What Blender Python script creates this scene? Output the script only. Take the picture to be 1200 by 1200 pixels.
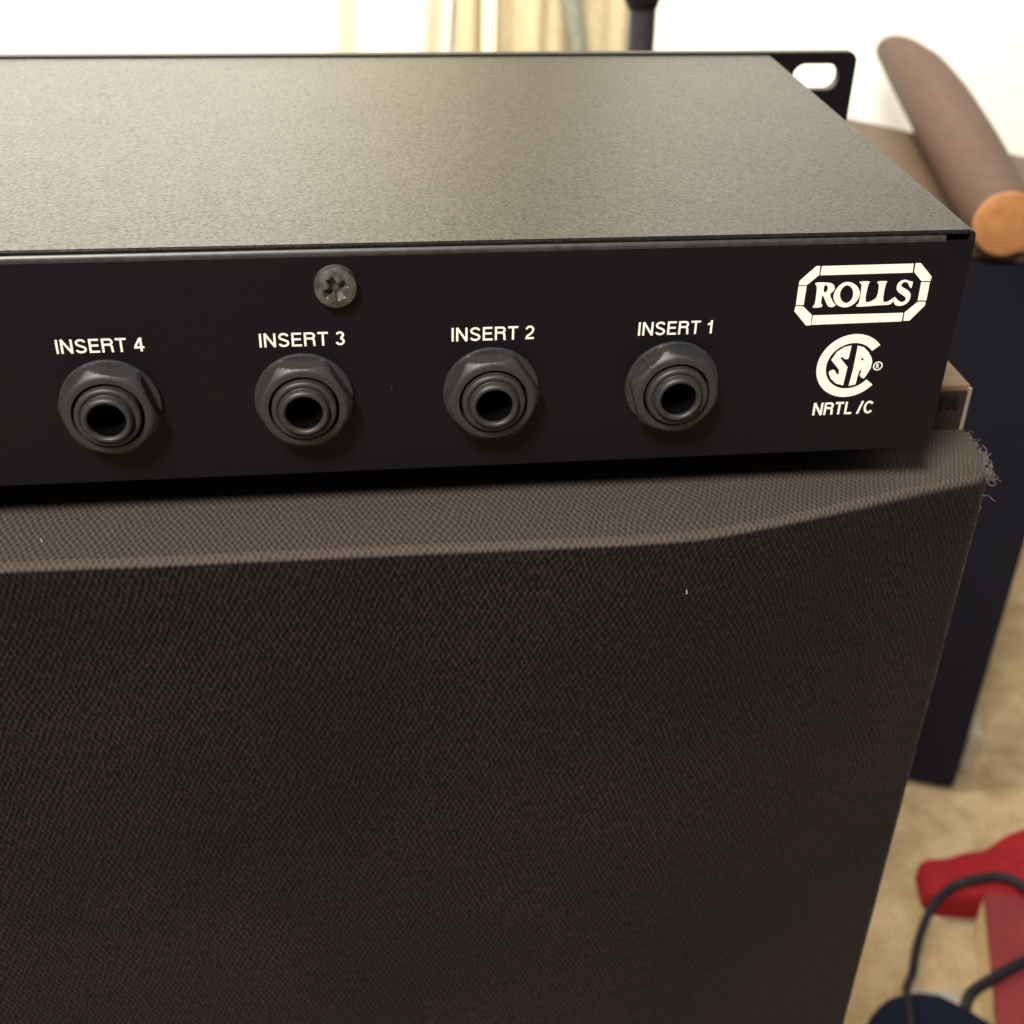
import bpy, bmesh, math, random
from mathutils import Matrix, Vector, noise

for o in list(bpy.data.objects):
    bpy.data.objects.remove(o, do_unlink=True)
random.seed(7)
SC = bpy.context.scene
COL = SC.collection
MM = 0.001

# ------------------------------------------------------------------ camera
cam_d = bpy.data.cameras.new('camera')
cam = bpy.data.objects.new('camera', cam_d)
COL.objects.link(cam)
RT = Vector((0.991655, -0.126263, 0.026025))
UP = Vector((0.047080, 0.542627, 0.838653))
FW = Vector((0.120013, 0.830430, -0.544044))
CAM = Vector((-0.1138702, -0.2111851, 0.1274917))
cam.matrix_world = Matrix(((RT.x, UP.x, -FW.x, CAM.x), (RT.y, UP.y, -FW.y, CAM.y), (RT.z, UP.z, -FW.z, CAM.z), (0, 0, 0, 1)))
cam_d.sensor_width = 36.0
cam_d.lens = 36.0 * 1519.49 / 1200
cam_d.clip_start = 0.005
cam_d.clip_end = 60
cam_d.dof.use_dof = True
cam_d.dof.focus_distance = 0.236
cam_d.dof.aperture_fstop = 24.0
SC.camera = cam

# ------------------------------------------------------------------ light
w = bpy.data.worlds.new('World'); SC.world = w; w.use_nodes = True
bg = w.node_tree.nodes['Background']
bg.inputs[0].default_value = (0.80, 0.76, 0.95, 1)
bg.inputs[1].default_value = 0.15

def area(name, loc, target, sx, sy, power, col):
    d = bpy.data.lights.new(name, 'AREA'); d.shape = 'RECTANGLE'; d.size = sx; d.size_y = sy
    d.energy = power; d.color = col
    o = bpy.data.objects.new(name, d); COL.objects.link(o)
    o.location = loc
    o.rotation_euler = (Vector(target) - Vector(loc)).to_track_quat('-Z', 'Y').to_euler()
    return o
area('ceiling_lamp', (-0.66, -0.92, 1.42), (-0.08, 0.02, 0.0), 0.42, 0.42, 68, (1.0, 0.93, 0.83))
area('wall_fill', (-0.32, 0.42, 0.64), (-0.28, 0.86, 0.52), 1.0, 0.35, 40, (1.0, 0.95, 0.84))  # unseen light added to brighten the wall

vs = SC.view_settings
vs.view_transform = 'Standard'; vs.look = 'None'; vs.exposure = 0.0; vs.gamma = 1.0
vs.use_curve_mapping = False
SC.render.engine = 'CYCLES'

# ------------------------------------------------------------------ helpers
def mat(name, base, rough=0.5, metal=0.0, spec=0.5, **kw):
    m = bpy.data.materials.new(name); m.use_nodes = True
    b = m.node_tree.nodes['Principled BSDF']
    b.inputs['Base Color'].default_value = (*base, 1)
    b.inputs['Roughness'].default_value = rough
    b.inputs['Metallic'].default_value = metal
    b.inputs['Specular IOR Level'].default_value = spec
    for k, v in kw.items():
        b.inputs[k].default_value = v
    return m

def nd(m, kind, **props):
    n = m.node_tree.nodes.new(kind)
    for k, v in props.items():
        setattr(n, k, v)
    return n
def lk(m, a, b):
    m.node_tree.links.new(a, b)
def bsdf(m):
    return m.node_tree.nodes['Principled BSDF']

def grain(m, scale, dark, light, bump=0.0, bdist=0.0001, detail=4, rough=None, coords='Object', stretch=None, lo=0.35, hi=0.65):
    """noise mottling of the base colour, optional relief and gloss variation"""
    tc = nd(m, 'ShaderNodeTexCoord'); src = tc.outputs[coords]
    if stretch:
        mp = nd(m, 'ShaderNodeMapping'); mp.inputs['Scale'].default_value = stretch
        lk(m, src, mp.inputs['Vector']); src = mp.outputs['Vector']
    n = nd(m, 'ShaderNodeTexNoise'); n.inputs['Scale'].default_value = scale; n.inputs['Detail'].default_value = detail
    lk(m, src, n.inputs['Vector'])
    r = nd(m, 'ShaderNodeValToRGB')
    r.color_ramp.elements[0].position = lo; r.color_ramp.elements[0].color = (*dark, 1)
    r.color_ramp.elements[1].position = hi; r.color_ramp.elements[1].color = (*light, 1)
    lk(m, n.outputs['Fac'], r.inputs['Fac']); lk(m, r.outputs['Color'], bsdf(m).inputs['Base Color'])
    if bump:
        bp = nd(m, 'ShaderNodeBump'); bp.inputs['Strength'].default_value = bump; bp.inputs['Distance'].default_value = bdist
        lk(m, n.outputs['Fac'], bp.inputs['Height']); lk(m, bp.outputs['Normal'], bsdf(m).inputs['Normal'])
    if rough:
        mr = nd(m, 'ShaderNodeMapRange'); mr.inputs['To Min'].default_value = rough[0]; mr.inputs['To Max'].default_value = rough[1]
        n2 = nd(m, 'ShaderNodeTexNoise'); n2.inputs['Scale'].default_value = scale * 0.03; n2.inputs['Detail'].default_value = 5
        lk(m, src, n2.inputs['Vector']); lk(m, n2.outputs['Fac'], mr.inputs['Value']); lk(m, mr.outputs['Result'], bsdf(m).inputs['Roughness'])
    return m

def tag(o, label=None, cat=None, group=None, kind=None):
    if label: o['label'] = label
    if cat: o['category'] = cat
    if group: o['group'] = group
    if kind: o['kind'] = kind
    return o

def empty(name, loc_mm):
    o = bpy.data.objects.new(name, None); COL.objects.link(o)
    o.location = Vector(loc_mm) * MM
    o.empty_display_size = 0.02
    return o

def link(name, me, m, parent=None, loc=None, rot=None, smooth=None):
    """link a mesh (in mm, world frame unless loc is given) as one object"""
    o = bpy.data.objects.new(name, me); COL.objects.link(o)
    if m is not None and not me.materials:
        me.materials.append(m)
    if loc is not None: o.location = Vector(loc) * MM
    if rot is not None: o.rotation_euler = rot
    if parent is not None:
        o.parent = parent
        if loc is None or True:
            o.matrix_parent_inverse = parent_world(parent).inverted()
    if smooth is not None:
        for p in me.polygons: p.use_smooth = True
        try:
            me.set_sharp_from_angle(angle=math.radians(smooth))
        except Exception:
            pass
    return o

def parent_world(p):
    mw = Matrix.LocRotScale(p.location, p.rotation_euler, p.scale)
    if p.parent is not None:
        mw = parent_world(p.parent) @ p.matrix_parent_inverse @ mw
    return mw

def mesh_from_bm(bm, name='mesh', recalc=True):
    if recalc:
        bmesh.ops.recalc_face_normals(bm, faces=bm.faces)
    bmesh.ops.scale(bm, vec=(MM, MM, MM), verts=bm.verts)
    me = bpy.data.meshes.new(name); bm.to_mesh(me); bm.free()
    return me

def add_box(bm, x0, x1, y0, y1, z0, z1, bev=0.0, seg=2):
    vs_ = [bm.verts.new(p) for p in ((x0,y0,z0),(x1,y0,z0),(x1,y1,z0),(x0,y1,z0),(x0,y0,z1),(x1,y0,z1),(x1,y1,z1),(x0,y1,z1))]
    fs = [bm.faces.new([vs_[i] for i in f]) for f in ((0,3,2,1),(4,5,6,7),(0,1,5,4),(1,2,6,5),(2,3,7,6),(3,0,4,7))]
    if bev:
        es = list({e for f in fs for e in f.edges})
        bmesh.ops.bevel(bm, geom=es, offset=bev, segments=seg, affect='EDGES', profile=0.5)

def box(name, m, parent, *a, bev=0.0, smooth=35, seg=2):
    bm = bmesh.new(); add_box(bm, *a, bev=bev, seg=seg)
    return link(name, mesh_from_bm(bm, name), m, parent, smooth=smooth if bev else None)

def add_lathe(bm, prof, n=64, cap_end=False, fn=None):
    """profile [(radius, d)] turned round the -Y axis (d grows towards the viewer side)"""
    rings = []
    for r, d in prof:
        ring = []
        for i in range(n):
            a = 2 * math.pi * i / n
            rr = fn(a, r, d) if fn else r
            ring.append(bm.verts.new((rr * math.cos(a), -d, rr * math.sin(a))))
        rings.append(ring)
    for a, b in zip(rings, rings[1:]):
        for i in range(n):
            bm.faces.new((a[i], a[(i+1) % n], b[(i+1) % n], b[i]))
    if cap_end:
        bm.faces.new(rings[-1])
    return rings

def add_tube(bm, pts, rad, n=10, cap=True):
    """tube along points; rad is a number or a list"""
    pts = [Vector(p) for p in pts]
    rings = []; prev = None
    for i, p in enumerate(pts):
        t = (pts[min(i+1, len(pts)-1)] - pts[max(i-1, 0)]).normalized()
        if prev is None:
            a = Vector((0, 0, 1)) if abs(t.z) < .9 else Vector((1, 0, 0))
            u = t.cross(a).normalized()
        else:
            u = (prev - t * prev.dot(t)).normalized()
        prev = u; v = t.cross(u)
        r = rad[i] if isinstance(rad, (list, tuple)) else rad
        rings.append([bm.verts.new(p + (u * math.cos(2*math.pi*k/n) + v * math.sin(2*math.pi*k/n)) * r) for k in range(n)])
    for a, b in zip(rings, rings[1:]):
        for k in range(n):
            bm.faces.new((a[k], a[(k+1) % n], b[(k+1) % n], b[k]))
    if cap:
        bm.faces.new(rings[0][::-1]); bm.faces.new(rings[-1])

def spline(pts, sub=12):
    """Catmull-Rom through points"""
    P = [Vector(p) for p in pts]; out = []
    for i in range(len(P) - 1):
        p0, p1, p2, p3 = P[max(i-1, 0)], P[i], P[i+1], P[min(i+2, len(P)-1)]
        for k in range(sub):
            t = k / sub
            out.append(0.5 * ((2*p1) + (p2-p0)*t + (2*p0-5*p1+4*p2-p3)*t*t + (3*p1-p0-3*p2+p3)*t**3))
    out.append(P[-1]); return out

def filled(polys, extrude=0.0, bevel=0.0, round_polys=()):
    """flat sheet in the X-Z plane from outlines (holes by even-odd), optional thickness; returned as bmesh-ready mesh data in mm"""
    cu = bpy.data.curves.new('outline', 'CURVE'); cu.dimensions = '2D'; cu.fill_mode = 'BOTH'
    cu.extrude = extrude; cu.bevel_depth = bevel; cu.bevel_resolution = 2
    if bevel: cu.offset = -bevel
    for p in polys:
        s = cu.splines.new('POLY'); s.points.add(len(p) - 1); s.use_cyclic_u = True
        for q, (a, b) in zip(s.points, p): q.co = (a, b, 0, 1)
    o = bpy.data.objects.new('outline', cu); COL.objects.link(o)
    dg = bpy.context.evaluated_depsgraph_get(); dg.update()
    me = bpy.data.meshes.new_from_object(o.evaluated_get(dg))
    bpy.data.objects.remove(o, do_unlink=True); bpy.data.curves.remove(cu)
    return me

def stand_up(me, y):
    """turn an X-Y sheet into the X-Z plane at depth y (mm), facing -Y, and scale to metres"""
    me.transform(Matrix.Scale(MM, 4) @ Matrix.Translation((0, y, 0)) @ Matrix.Rotation(math.radians(90), 4, 'X'))
    me.materials.clear()
    return me

def circle(cx, cz, r, n=48, a0=0.0):
    return [(cx + r*math.cos(2*math.pi*i/n + a0), cz + r*math.sin(2*math.pi*i/n + a0)) for i in range(n)]

def round_rect(x0, x1, z0, z1, r, n=8):
    out = []
    for cx, cz, a in ((x1-r, z1-r, 0), (x0+r, z1-r, 90), (x0+r, z0+r, 180), (x1-r, z0+r, 270)):
        for k in range(n + 1):
            t = math.radians(a + 90 * k / n); out.append((cx + r*math.cos(t), cz + r*math.sin(t)))
    return out

def text_mesh(s, x0, x1, z0, z1, bold=0.02, space=1.0):
    cu = bpy.data.curves.new('text', 'FONT'); cu.body = s; cu.offset = bold; cu.space_character = space; cu.resolution_u = 4
    o = bpy.data.objects.new('text', cu); COL.objects.link(o)
    dg = bpy.context.evaluated_depsgraph_get(); dg.update()
    me = bpy.data.meshes.new_from_object(o.evaluated_get(dg))
    bpy.data.objects.remove(o, do_unlink=True); bpy.data.curves.remove(cu)
    xs = [v.co.x for v in me.vertices]; ys = [v.co.y for v in me.vertices]
    ax, bx, ay, by = min(xs), max(xs), min(ys), max(ys)
    for v in me.vertices:
        v.co = (x0 + (v.co.x-ax)/(bx-ax)*(x1-x0), z0 + (v.co.y-ay)/(by-ay)*(z1-z0), 0)
    return me

def chaikin(p, it=2):
    for _ in range(it):
        q = []
        for i in range(len(p)):
            a, b = p[i], p[(i+1) % len(p)]
            q += [(a[0]*.75+b[0]*.25, a[1]*.75+b[1]*.25), (a[0]*.25+b[0]*.75, a[1]*.25+b[1]*.75)]
        p = q
    return p

def arc_pts(cx, cy, rx, ry, a0, a1, n=14):
    return [(cx + rx*math.cos(math.radians(a0 + (a1-a0)*k/n)), cy + ry*math.sin(math.radians(a0 + (a1-a0)*k/n))) for k in range(n+1)]
SW = 0.148                                            # stroke width over cap height
E_ = SW/2
GLYPH = {                                             # grotesque capitals as centre lines: (advance, strokes)
    'I': (0.16, [[(.08, 0), (.08, 1)]]),
    'N': (0.72, [[(E_, 0), (E_, 1)], [(E_*.9, 1), (.72-E_*.9, 0)], [(.72-E_, 0), (.72-E_, 1)]]),
    'E': (0.62, [[(E_, 0), (E_, 1)], [(SW, 1-E_), (.60, 1-E_)], [(SW, .52), (.57, .52)], [(SW, E_), (.62, E_)]]),
    'R': (0.70, [[(E_, 0), (E_, 1)], [(SW, 1-E_), (.42, 1-E_)] + arc_pts(.42, .735, .20, .265-E_, 90, -90) + [(SW, .55-E_*.0)][:0] + [(.42, .553), (SW, .553)], [(.40, .553)] + arc_pts(.42, .34, .185, .213, 90, 0, 8) + [(.615, .12), (.64, 0)]]),
    'T': (0.64, [[(.32, 0), (.32, 1-SW)], [(0, 1-E_), (.64, 1-E_)]]),
    'S': (0.68, [arc_pts(.34, .735, .25, .265-E_*.9, 10, 90, 8) + arc_pts(.33, .735, .235, .265-E_*.9, 95, 250, 12) + [(.34, .505)] + arc_pts(.345, .27, .255, .27-E_*.9, 75, -85, 12) + arc_pts(.335, .27, .255, .27-E_*.9, -95, -170, 8)]),
    'L': (0.56, [[(E_, 0), (E_, 1)], [(SW, E_), (.56, E_)]]),
    'C': (0.74, [arc_pts(.38, .5, .30, .5-E_*.9, 38, 322, 30)]),
    '/': (0.34, [[(.02, -.02), (.32, 1.02)]]),
    '1': (0.42, [[(.30, 0), (.30, 1)], [(.05, .70), (.16, .73), (.235, .80)]]),
    '2': (0.58, [arc_pts(.29, .70, .21, .30-E_*.9, 172, 0, 16) + [(.47, .56), (.34, .40), (.16, .26), (.09, .13)], [(0.02, E_), (.56, E_)]]),
    '3': (0.58, [arc_pts(.28, .745, .19, .255-E_*.9, 165, -80, 16), arc_pts(.28, .275, .215, .275-E_*.9, 85, -168, 18)]),
    '4': (0.60, [[(.42, 0), (.42, 1)], [(.37, .93), (.06, .33)], [(0, .29), (.60, .29)]]),
    ' ': (0.26, []),
}
def stroke_text(s, x0, x1, z0, z1, y, gap=0.13, sw=SW):
    """letters as flat ribbons, scaled into the given box on the plate"""
    pen = 0; items = []
    for ch in s:
        adv, st = GLYPH[ch]
        for l in st: items.append([(pen + p[0], p[1]) for p in l])
        pen += adv + (gap if ch != ' ' else 0.05)
    tot = pen - gap
    bm = bmesh.new(); k = 0
    H = z1 - z0; fx = (x1 - x0)/tot
    for l in items:
        pts = [Vector((x0 + p[0]*fx, z0 + p[1]*H)) for p in l]
        q = [pts[0]]
        for p in pts[1:]:
            if (p - q[-1]).length > 1e-4: q.append(p)
        yy = y - 0.004*(k % 5); k += 1
        prev = None
        for i, p in enumerate(q):
            t0 = (q[i] - q[i-1]).normalized() if i else (q[1] - q[0]).normalized()
            t1 = (q[i+1] - q[i]).normalized() if i < len(q)-1 else t0
            t = (t0 + t1).normalized(); nrm = Vector((-t.y, t.x)); ca = max(.5, nrm.dot(Vector((-t0.y, t0.x))))
            off = nrm * (sw*H/2/ca)
            a = bm.verts.new((p.x + off.x, yy, p.y + off.y)); c = bm.verts.new((p.x - off.x, yy, p.y - off.y))
            if prev: bm.faces.new((prev[0], a, c, prev[1]))
            prev = (a, c)
    return mesh_from_bm(bm, 'lettering', recalc=False)

def dust(m, scale, size, col, density=0.5):
    """sparse pale specks lying on a surface"""
    b = bsdf(m); old = b.inputs['Base Color'].links[0].from_socket
    tc = nd(m, 'ShaderNodeTexCoord'); v = nd(m, 'ShaderNodeTexVoronoi'); v.inputs['Scale'].default_value = scale
    lk(m, tc.outputs['Object'], v.inputs['Vector'])
    sp = nd(m, 'ShaderNodeSeparateColor'); lk(m, v.outputs['Color'], sp.inputs[0])
    th = nd(m, 'ShaderNodeMath', operation='SUBTRACT'); th.inputs[1].default_value = 1 - density; lk(m, sp.outputs[0], th.inputs[0])
    sz = nd(m, 'ShaderNodeMath', operation='MULTIPLY'); sz.inputs[1].default_value = size/density; lk(m, th.outputs[0], sz.inputs[0])
    lt = nd(m, 'ShaderNodeMath', operation='LESS_THAN'); lk(m, v.outputs['Distance'], lt.inputs[0]); lk(m, sz.outputs[0], lt.inputs[1])
    mix = nd(m, 'ShaderNodeMix', data_type='RGBA'); mix.inputs['B'].default_value = (*col, 1)
    lk(m, lt.outputs[0], mix.inputs['Factor']); lk(m, old, mix.inputs['A']); lk(m, mix.outputs['Result'], b.inputs['Base Color'])

# outlines of the print on the rear plate (mm)
MARK_S = [(-19.91, 22.91), (-21.24, 22.65), (-22.58, 21.7), (-23.42, 20.0), (-21.56, 17.91), (-21.44, 17.23), (-21.57, 16.83), (-21.93, 17.12), (-22.36, 17.81), (-22.83, 17.96), (-23.41, 17.65), (-23.46, 17.18), (-22.89, 16.07), (-21.7, 14.99), (-20.16, 14.52), (-19.94, 18.39), (-21.66, 20.34), (-21.4, 20.66), (-20.94, 20.18), (-20.41, 20.03), (-20.05, 20.15)]
MARK_A = [(-18.7, 22.83), (-17.44, 22.45), (-16.39, 21.48), (-15.53, 20.25), (-15.22, 19.3), (-15.29, 17.95), (-15.77, 16.75), (-16.24, 15.81), (-16.93, 16.11), (-17.22, 16.66), (-16.97, 17.74), (-17.43, 17.49), (-17.6, 16.27), (-17.69, 14.63), (-19.04, 14.34), (-18.76, 17.81)]
F1 = [(-32.12, 35.39), (-32.06, 36.22), (-29.37, 38.98), (-28.59, 38.96), (-28.55, 37.24), (-30.54, 35.35)]
F2 = [(-32.11, 35.21), (-30.57, 35.16), (-30.58, 31.42), (-32.07, 31.46)]
F3 = [(-32.07, 31.25), (-30.62, 31.17), (-28.7, 29.39), (-28.56, 27.32), (-29.48, 27.29), (-32.19, 30.26)]
F4 = [(-28.29, 38.96), (-28.36, 37.17), (-10.85, 37.23), (-10.97, 39.0)]
F5 = [(-10.62, 39.08), (-9.64, 39.06), (-6.99, 36.35), (-7.05, 35.48), (-8.78, 35.52), (-10.57, 37.32)]
F6 = [(-8.8, 35.31), (-7.1, 35.26), (-7.04, 31.63), (-8.73, 31.68)]
F7 = [(-8.68, 31.43), (-7.12, 31.38), (-7.09, 30.65), (-9.53, 27.62), (-10.72, 27.66), (-10.81, 29.34)]
F8 = [(-28.51, 29.32), (-28.45, 27.39), (-11.01, 27.54), (-11.05, 29.29)]
G_R = [(-29.05, 35.83), (-26.69, 35.77), (-25.67, 35.49), (-25.12, 34.72), (-25.3, 33.98), (-26.0, 33.43), (-24.9, 31.57), (-24.44, 31.43), (-24.6, 30.92), (-25.63, 30.82), (-26.23, 31.48), (-27.11, 33.15), (-27.34, 33.22), (-27.35, 31.64), (-26.93, 31.31), (-27.1, 30.87), (-28.8, 30.79), (-28.75, 31.24), (-28.43, 31.55), (-28.57, 35.07), (-28.97, 35.33)]
G_R_HOLE = [(-27.27, 35.28), (-26.78, 35.21), (-26.44, 34.63), (-26.62, 33.89), (-27.21, 33.78)]
G_O = [(-23.19, 35.86), (-21.79, 35.51), (-20.66, 34.6), (-20.15, 33.45), (-20.25, 32.32), (-21.03, 31.2), (-22.29, 30.66), (-23.68, 30.89), (-24.67, 31.69), (-25.23, 32.84), (-25.08, 34.09), (-24.31, 35.33)]
G_O_HOLE = [(-22.83, 35.16), (-21.94, 34.63), (-21.46, 33.62), (-21.44, 32.48), (-21.99, 31.73), (-22.57, 31.56), (-23.37, 31.96), (-23.99, 33.06), (-23.98, 34.06), (-23.52, 34.93)]
G_LL = [(-20.77, 35.79), (-18.52, 35.79), (-18.95, 35.18), (-18.95, 31.77), (-18.24, 31.59), (-17.45, 31.98), (-16.72, 32.59), (-16.78, 34.99), (-17.22, 35.38), (-17.23, 35.75), (-15.21, 35.72), (-15.6, 35.21), (-15.54, 31.67), (-14.77, 31.52), (-14.0, 32.0), (-13.25, 32.62), (-13.12, 32.23), (-13.54, 31.54), (-13.93, 30.98), (-15.65, 30.97), (-19.32, 30.76), (-20.49, 30.8), (-20.44, 31.18), (-19.99, 31.42), (-20.12, 35.21), (-20.52, 35.41)]
G_S = [(-10.46, 35.57), (-10.39, 34.94), (-10.46, 34.06), (-10.84, 34.45), (-11.31, 35.22), (-11.85, 35.48), (-12.42, 35.25), (-12.56, 34.75), (-12.12, 34.36), (-11.03, 33.82), (-10.31, 33.04), (-10.27, 31.89), (-10.83, 31.02), (-11.88, 30.66), (-12.9, 30.82), (-13.41, 31.54), (-13.23, 32.49), (-12.61, 31.84), (-11.91, 31.43), (-11.2, 31.6), (-11.09, 32.3), (-11.66, 32.7), (-12.93, 33.5), (-13.39, 34.27), (-13.28, 35.27), (-12.65, 35.82), (-11.81, 35.92), (-11.13, 35.59), (-10.81, 35.52)]

# ------------------------------------------------------------------ materials
M_powder = mat('black_powder_coat', (0.012, 0.011, 0.012), 0.46)
grain(M_powder, 1500, (0.008, 0.0075, 0.008), (0.018, 0.017, 0.017), bump=0.6, bdist=0.00012, rough=(0.37, 0.41), detail=2)
def sparkle(m, scale, lo, hi):
    tc = nd(m, 'ShaderNodeTexCoord'); n = nd(m, 'ShaderNodeTexNoise'); n.inputs['Scale'].default_value = scale; n.inputs['Detail'].default_value = 3
    lk(m, tc.outputs['Object'], n.inputs['Vector'])
    mr = nd(m, 'ShaderNodeMapRange'); mr.inputs['From Min'].default_value = 0.3; mr.inputs['From Max'].default_value = 0.7
    mr.inputs['To Min'].default_value = lo; mr.inputs['To Max'].default_value = hi
    lk(m, n.outputs['Fac'], mr.inputs['Value']); lk(m, mr.outputs['Result'], bsdf(m).inputs['Specular IOR Level'])
sparkle(M_powder, 1900, 0.06, 0.25)
M_fold_lit = mat('black_powder_coat_fold_lit', (0.02, 0.019, 0.019), 0.42, spec=0.7)  # brighter copy of the powder coat, wall reflection lifted into its colour
grain(M_fold_lit, 500, (0.014, 0.013, 0.013), (0.03, 0.029, 0.028), bump=0.25, bdist=0.0001)
dust(M_powder, 420, 0.06, (0.10, 0.095, 0.085), 0.35)
M_panel = mat('black_front_plate', (0.014, 0.013, 0.015), 0.5)
grain(M_panel, 3000, (0.0018, 0.0015, 0.0030), (0.0048, 0.0040, 0.0064), bump=0.3, bdist=0.00005)
dust(M_panel, 170, 0.05, (0.16, 0.15, 0.14), 0.10)
bsdf(M_panel).inputs['Specular IOR Level'].default_value = 0.25
M_ink = mat('white_screen_print', (0.92, 0.90, 0.79), 0.55)
M_jack = mat('black_moulded_plastic', (0.045, 0.045, 0.045), 0.5)
grain(M_jack, 1800, (0.017, 0.017, 0.0185), (0.029, 0.029, 0.030), bump=0.15, bdist=0.00005)
M_bore = mat('dark_bore', (0.002, 0.002, 0.0022), 0.9, spec=0.02)
M_screw = mat('dark_zinc', (0.20, 0.19, 0.18), 0.40, metal=0.5)
grain(M_screw, 900, (0.06, 0.058, 0.056), (0.15, 0.145, 0.135), bump=0.2, bdist=0.00008)
M_wood = mat('tan_veneer', (0.42, 0.26, 0.13), 0.5)
grain(M_wood, 90, (0.15, 0.088, 0.042), (0.23, 0.142, 0.075), bump=0.15, bdist=0.0003, stretch=(1, 9, 9))
M_edge = mat('pale_edge_band', (0.22, 0.18, 0.15), 0.6)
M_baffle = mat('dark_board', (0.036, 0.023, 0.020), 0.9, spec=0.1)
M_staple = mat('dark_staple', (0.012, 0.011, 0.011), 0.5, metal=0.4)
M_fray = mat('loose_thread', (0.16, 0.13, 0.115), 0.9)
M_navy = mat('navy_black_vinyl', (0.010, 0.010, 0.019), 0.75, spec=0.25)
grain(M_navy, 700, (0.002, 0.002, 0.006), (0.005, 0.005, 0.013), bump=0.4, bdist=0.0003)
M_brown = mat('brown_veneer', (0.20, 0.115, 0.062), 0.55)
grain(M_brown, 40, (0.046, 0.025, 0.014), (0.072, 0.042, 0.025), bump=0.1, bdist=0.0004, stretch=(1, 7, 7))
M_dowel = mat('brown_stained_wood', (0.20, 0.12, 0.075), 0.6, spec=0.3)
grain(M_dowel, 60, (0.044, 0.0195, 0.0118), (0.066, 0.033, 0.021), bump=0.15, bdist=0.0003, stretch=(8, 1, 8))
M_endgrain = mat('pale_sawn_wood', (0.62, 0.30, 0.10), 0.7)
grain(M_endgrain, 160, (0.34, 0.145, 0.046), (0.44, 0.20, 0.07), bump=0.2, bdist=0.0004)
M_wall = mat('cream_wall', (0.84, 0.80, 0.68), 0.8)
grain(M_wall, 60, (0.83, 0.81, 0.73), (0.87, 0.85, 0.77), bump=0.1, bdist=0.001)
M_sheer = mat('cream_sheer', (0.80, 0.74, 0.54), 0.9)
grain(M_sheer, 400, (0.70, 0.65, 0.48), (0.76, 0.71, 0.54), bump=0.2, bdist=0.0005)
M_drape = mat('tan_drape', (0.50, 0.38, 0.20), 0.9)
grain(M_drape, 300, (0.40, 0.33, 0.205), (0.47, 0.40, 0.26), bump=0.2, bdist=0.0006)
M_sash = mat('grey_green_cord', (0.20, 0.21, 0.16), 0.8)
grain(M_sash, 500, (0.16, 0.17, 0.13), (0.24, 0.25, 0.19), bump=0.3, bdist=0.0008)
M_pole = mat('black_chrome', (0.05, 0.05, 0.068), 0.34, metal=0.4)
M_rubber = mat('black_rubber', (0.007, 0.006, 0.010), 0.65, spec=0.25)
M_red = mat('red_canvas', (0.42, 0.018, 0.025), 0.8, spec=0.15)
grain(M_red, 500, (0.17, 0.006, 0.010), (0.25, 0.011, 0.014), bump=0.4, bdist=0.0006)
M_cover = mat('dull_red_cover', (0.26, 0.035, 0.035), 0.65, spec=0.2)
grain(M_cover, 300, (0.12, 0.014, 0.017), (0.17, 0.023, 0.025), bump=0.2, bdist=0.0003)
M_pages = mat('tan_page_block', (0.52, 0.38, 0.20), 0.9)
grain(M_pages, 900, (0.44, 0.31, 0.15), (0.58, 0.44, 0.25), bump=0.5, bdist=0.0006, stretch=(.1, .1, 2))
M_cap = mat('navy_cotton', (0.012, 0.018, 0.04), 0.9, spec=0.1)
grain(M_cap, 900, (0.003, 0.005, 0.013), (0.006, 0.009, 0.022), bump=0.4, bdist=0.0005)
M_greyboard = mat('grey_painted_board', (0.40, 0.36, 0.29), 0.7)
grain(M_greyboard, 80, (0.30, 0.25, 0.18), (0.38, 0.32, 0.24))

def carpet_material():
    m = mat('beige_carpet', (0.5, 0.37, 0.2), 0.95, spec=0.1)
    tc = nd(m, 'ShaderNodeTexCoord')
    a = nd(m, 'ShaderNodeTexNoise'); a.inputs['Scale'].default_value = 34; a.inputs['Detail'].default_value = 7; a.inputs['Roughness'].default_value = 0.65
    b = nd(m, 'ShaderNodeTexNoise'); b.inputs['Scale'].default_value = 420; b.inputs['Detail'].default_value = 3
    lk(m, tc.outputs['Object'], a.inputs['Vector']); lk(m, tc.outputs['Object'], b.inputs['Vector'])
    r = nd(m, 'ShaderNodeValToRGB')
    r.color_ramp.elements[0].position = 0.32; r.color_ramp.elements[0].color = (0.27, 0.185, 0.092, 1)
    r.color_ramp.elements[1].position = 0.68; r.color_ramp.elements[1].color = (0.50, 0.39, 0.245, 1)
    mx = nd(m, 'ShaderNodeMath', operation='MULTIPLY_ADD'); mx.inputs[1].default_value = 0.35
    lk(m, b.outputs['Fac'], mx.inputs[0])
    sc = nd(m, 'ShaderNodeMath', operation='MULTIPLY_ADD'); sc.inputs[1].default_value = 0.8; sc.inputs[2].default_value = -0.07
    lk(m, a.outputs['Fac'], sc.inputs[0]); lk(m, sc.outputs[0], mx.inputs[2])
    lk(m, mx.outputs[0], r.inputs['Fac']); lk(m, r.outputs['Color'], bsdf(m).inputs['Base Color'])
    bp = nd(m, 'ShaderNodeBump'); bp.inputs['Strength'].default_value = 0.8; bp.inputs['Distance'].default_value = 0.004
    lk(m, b.outputs['Fac'], bp.inputs['Height']); lk(m, bp.outputs['Normal'], bsdf(m).inputs['Normal'])
    return m
M_carpet = carpet_material()

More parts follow.
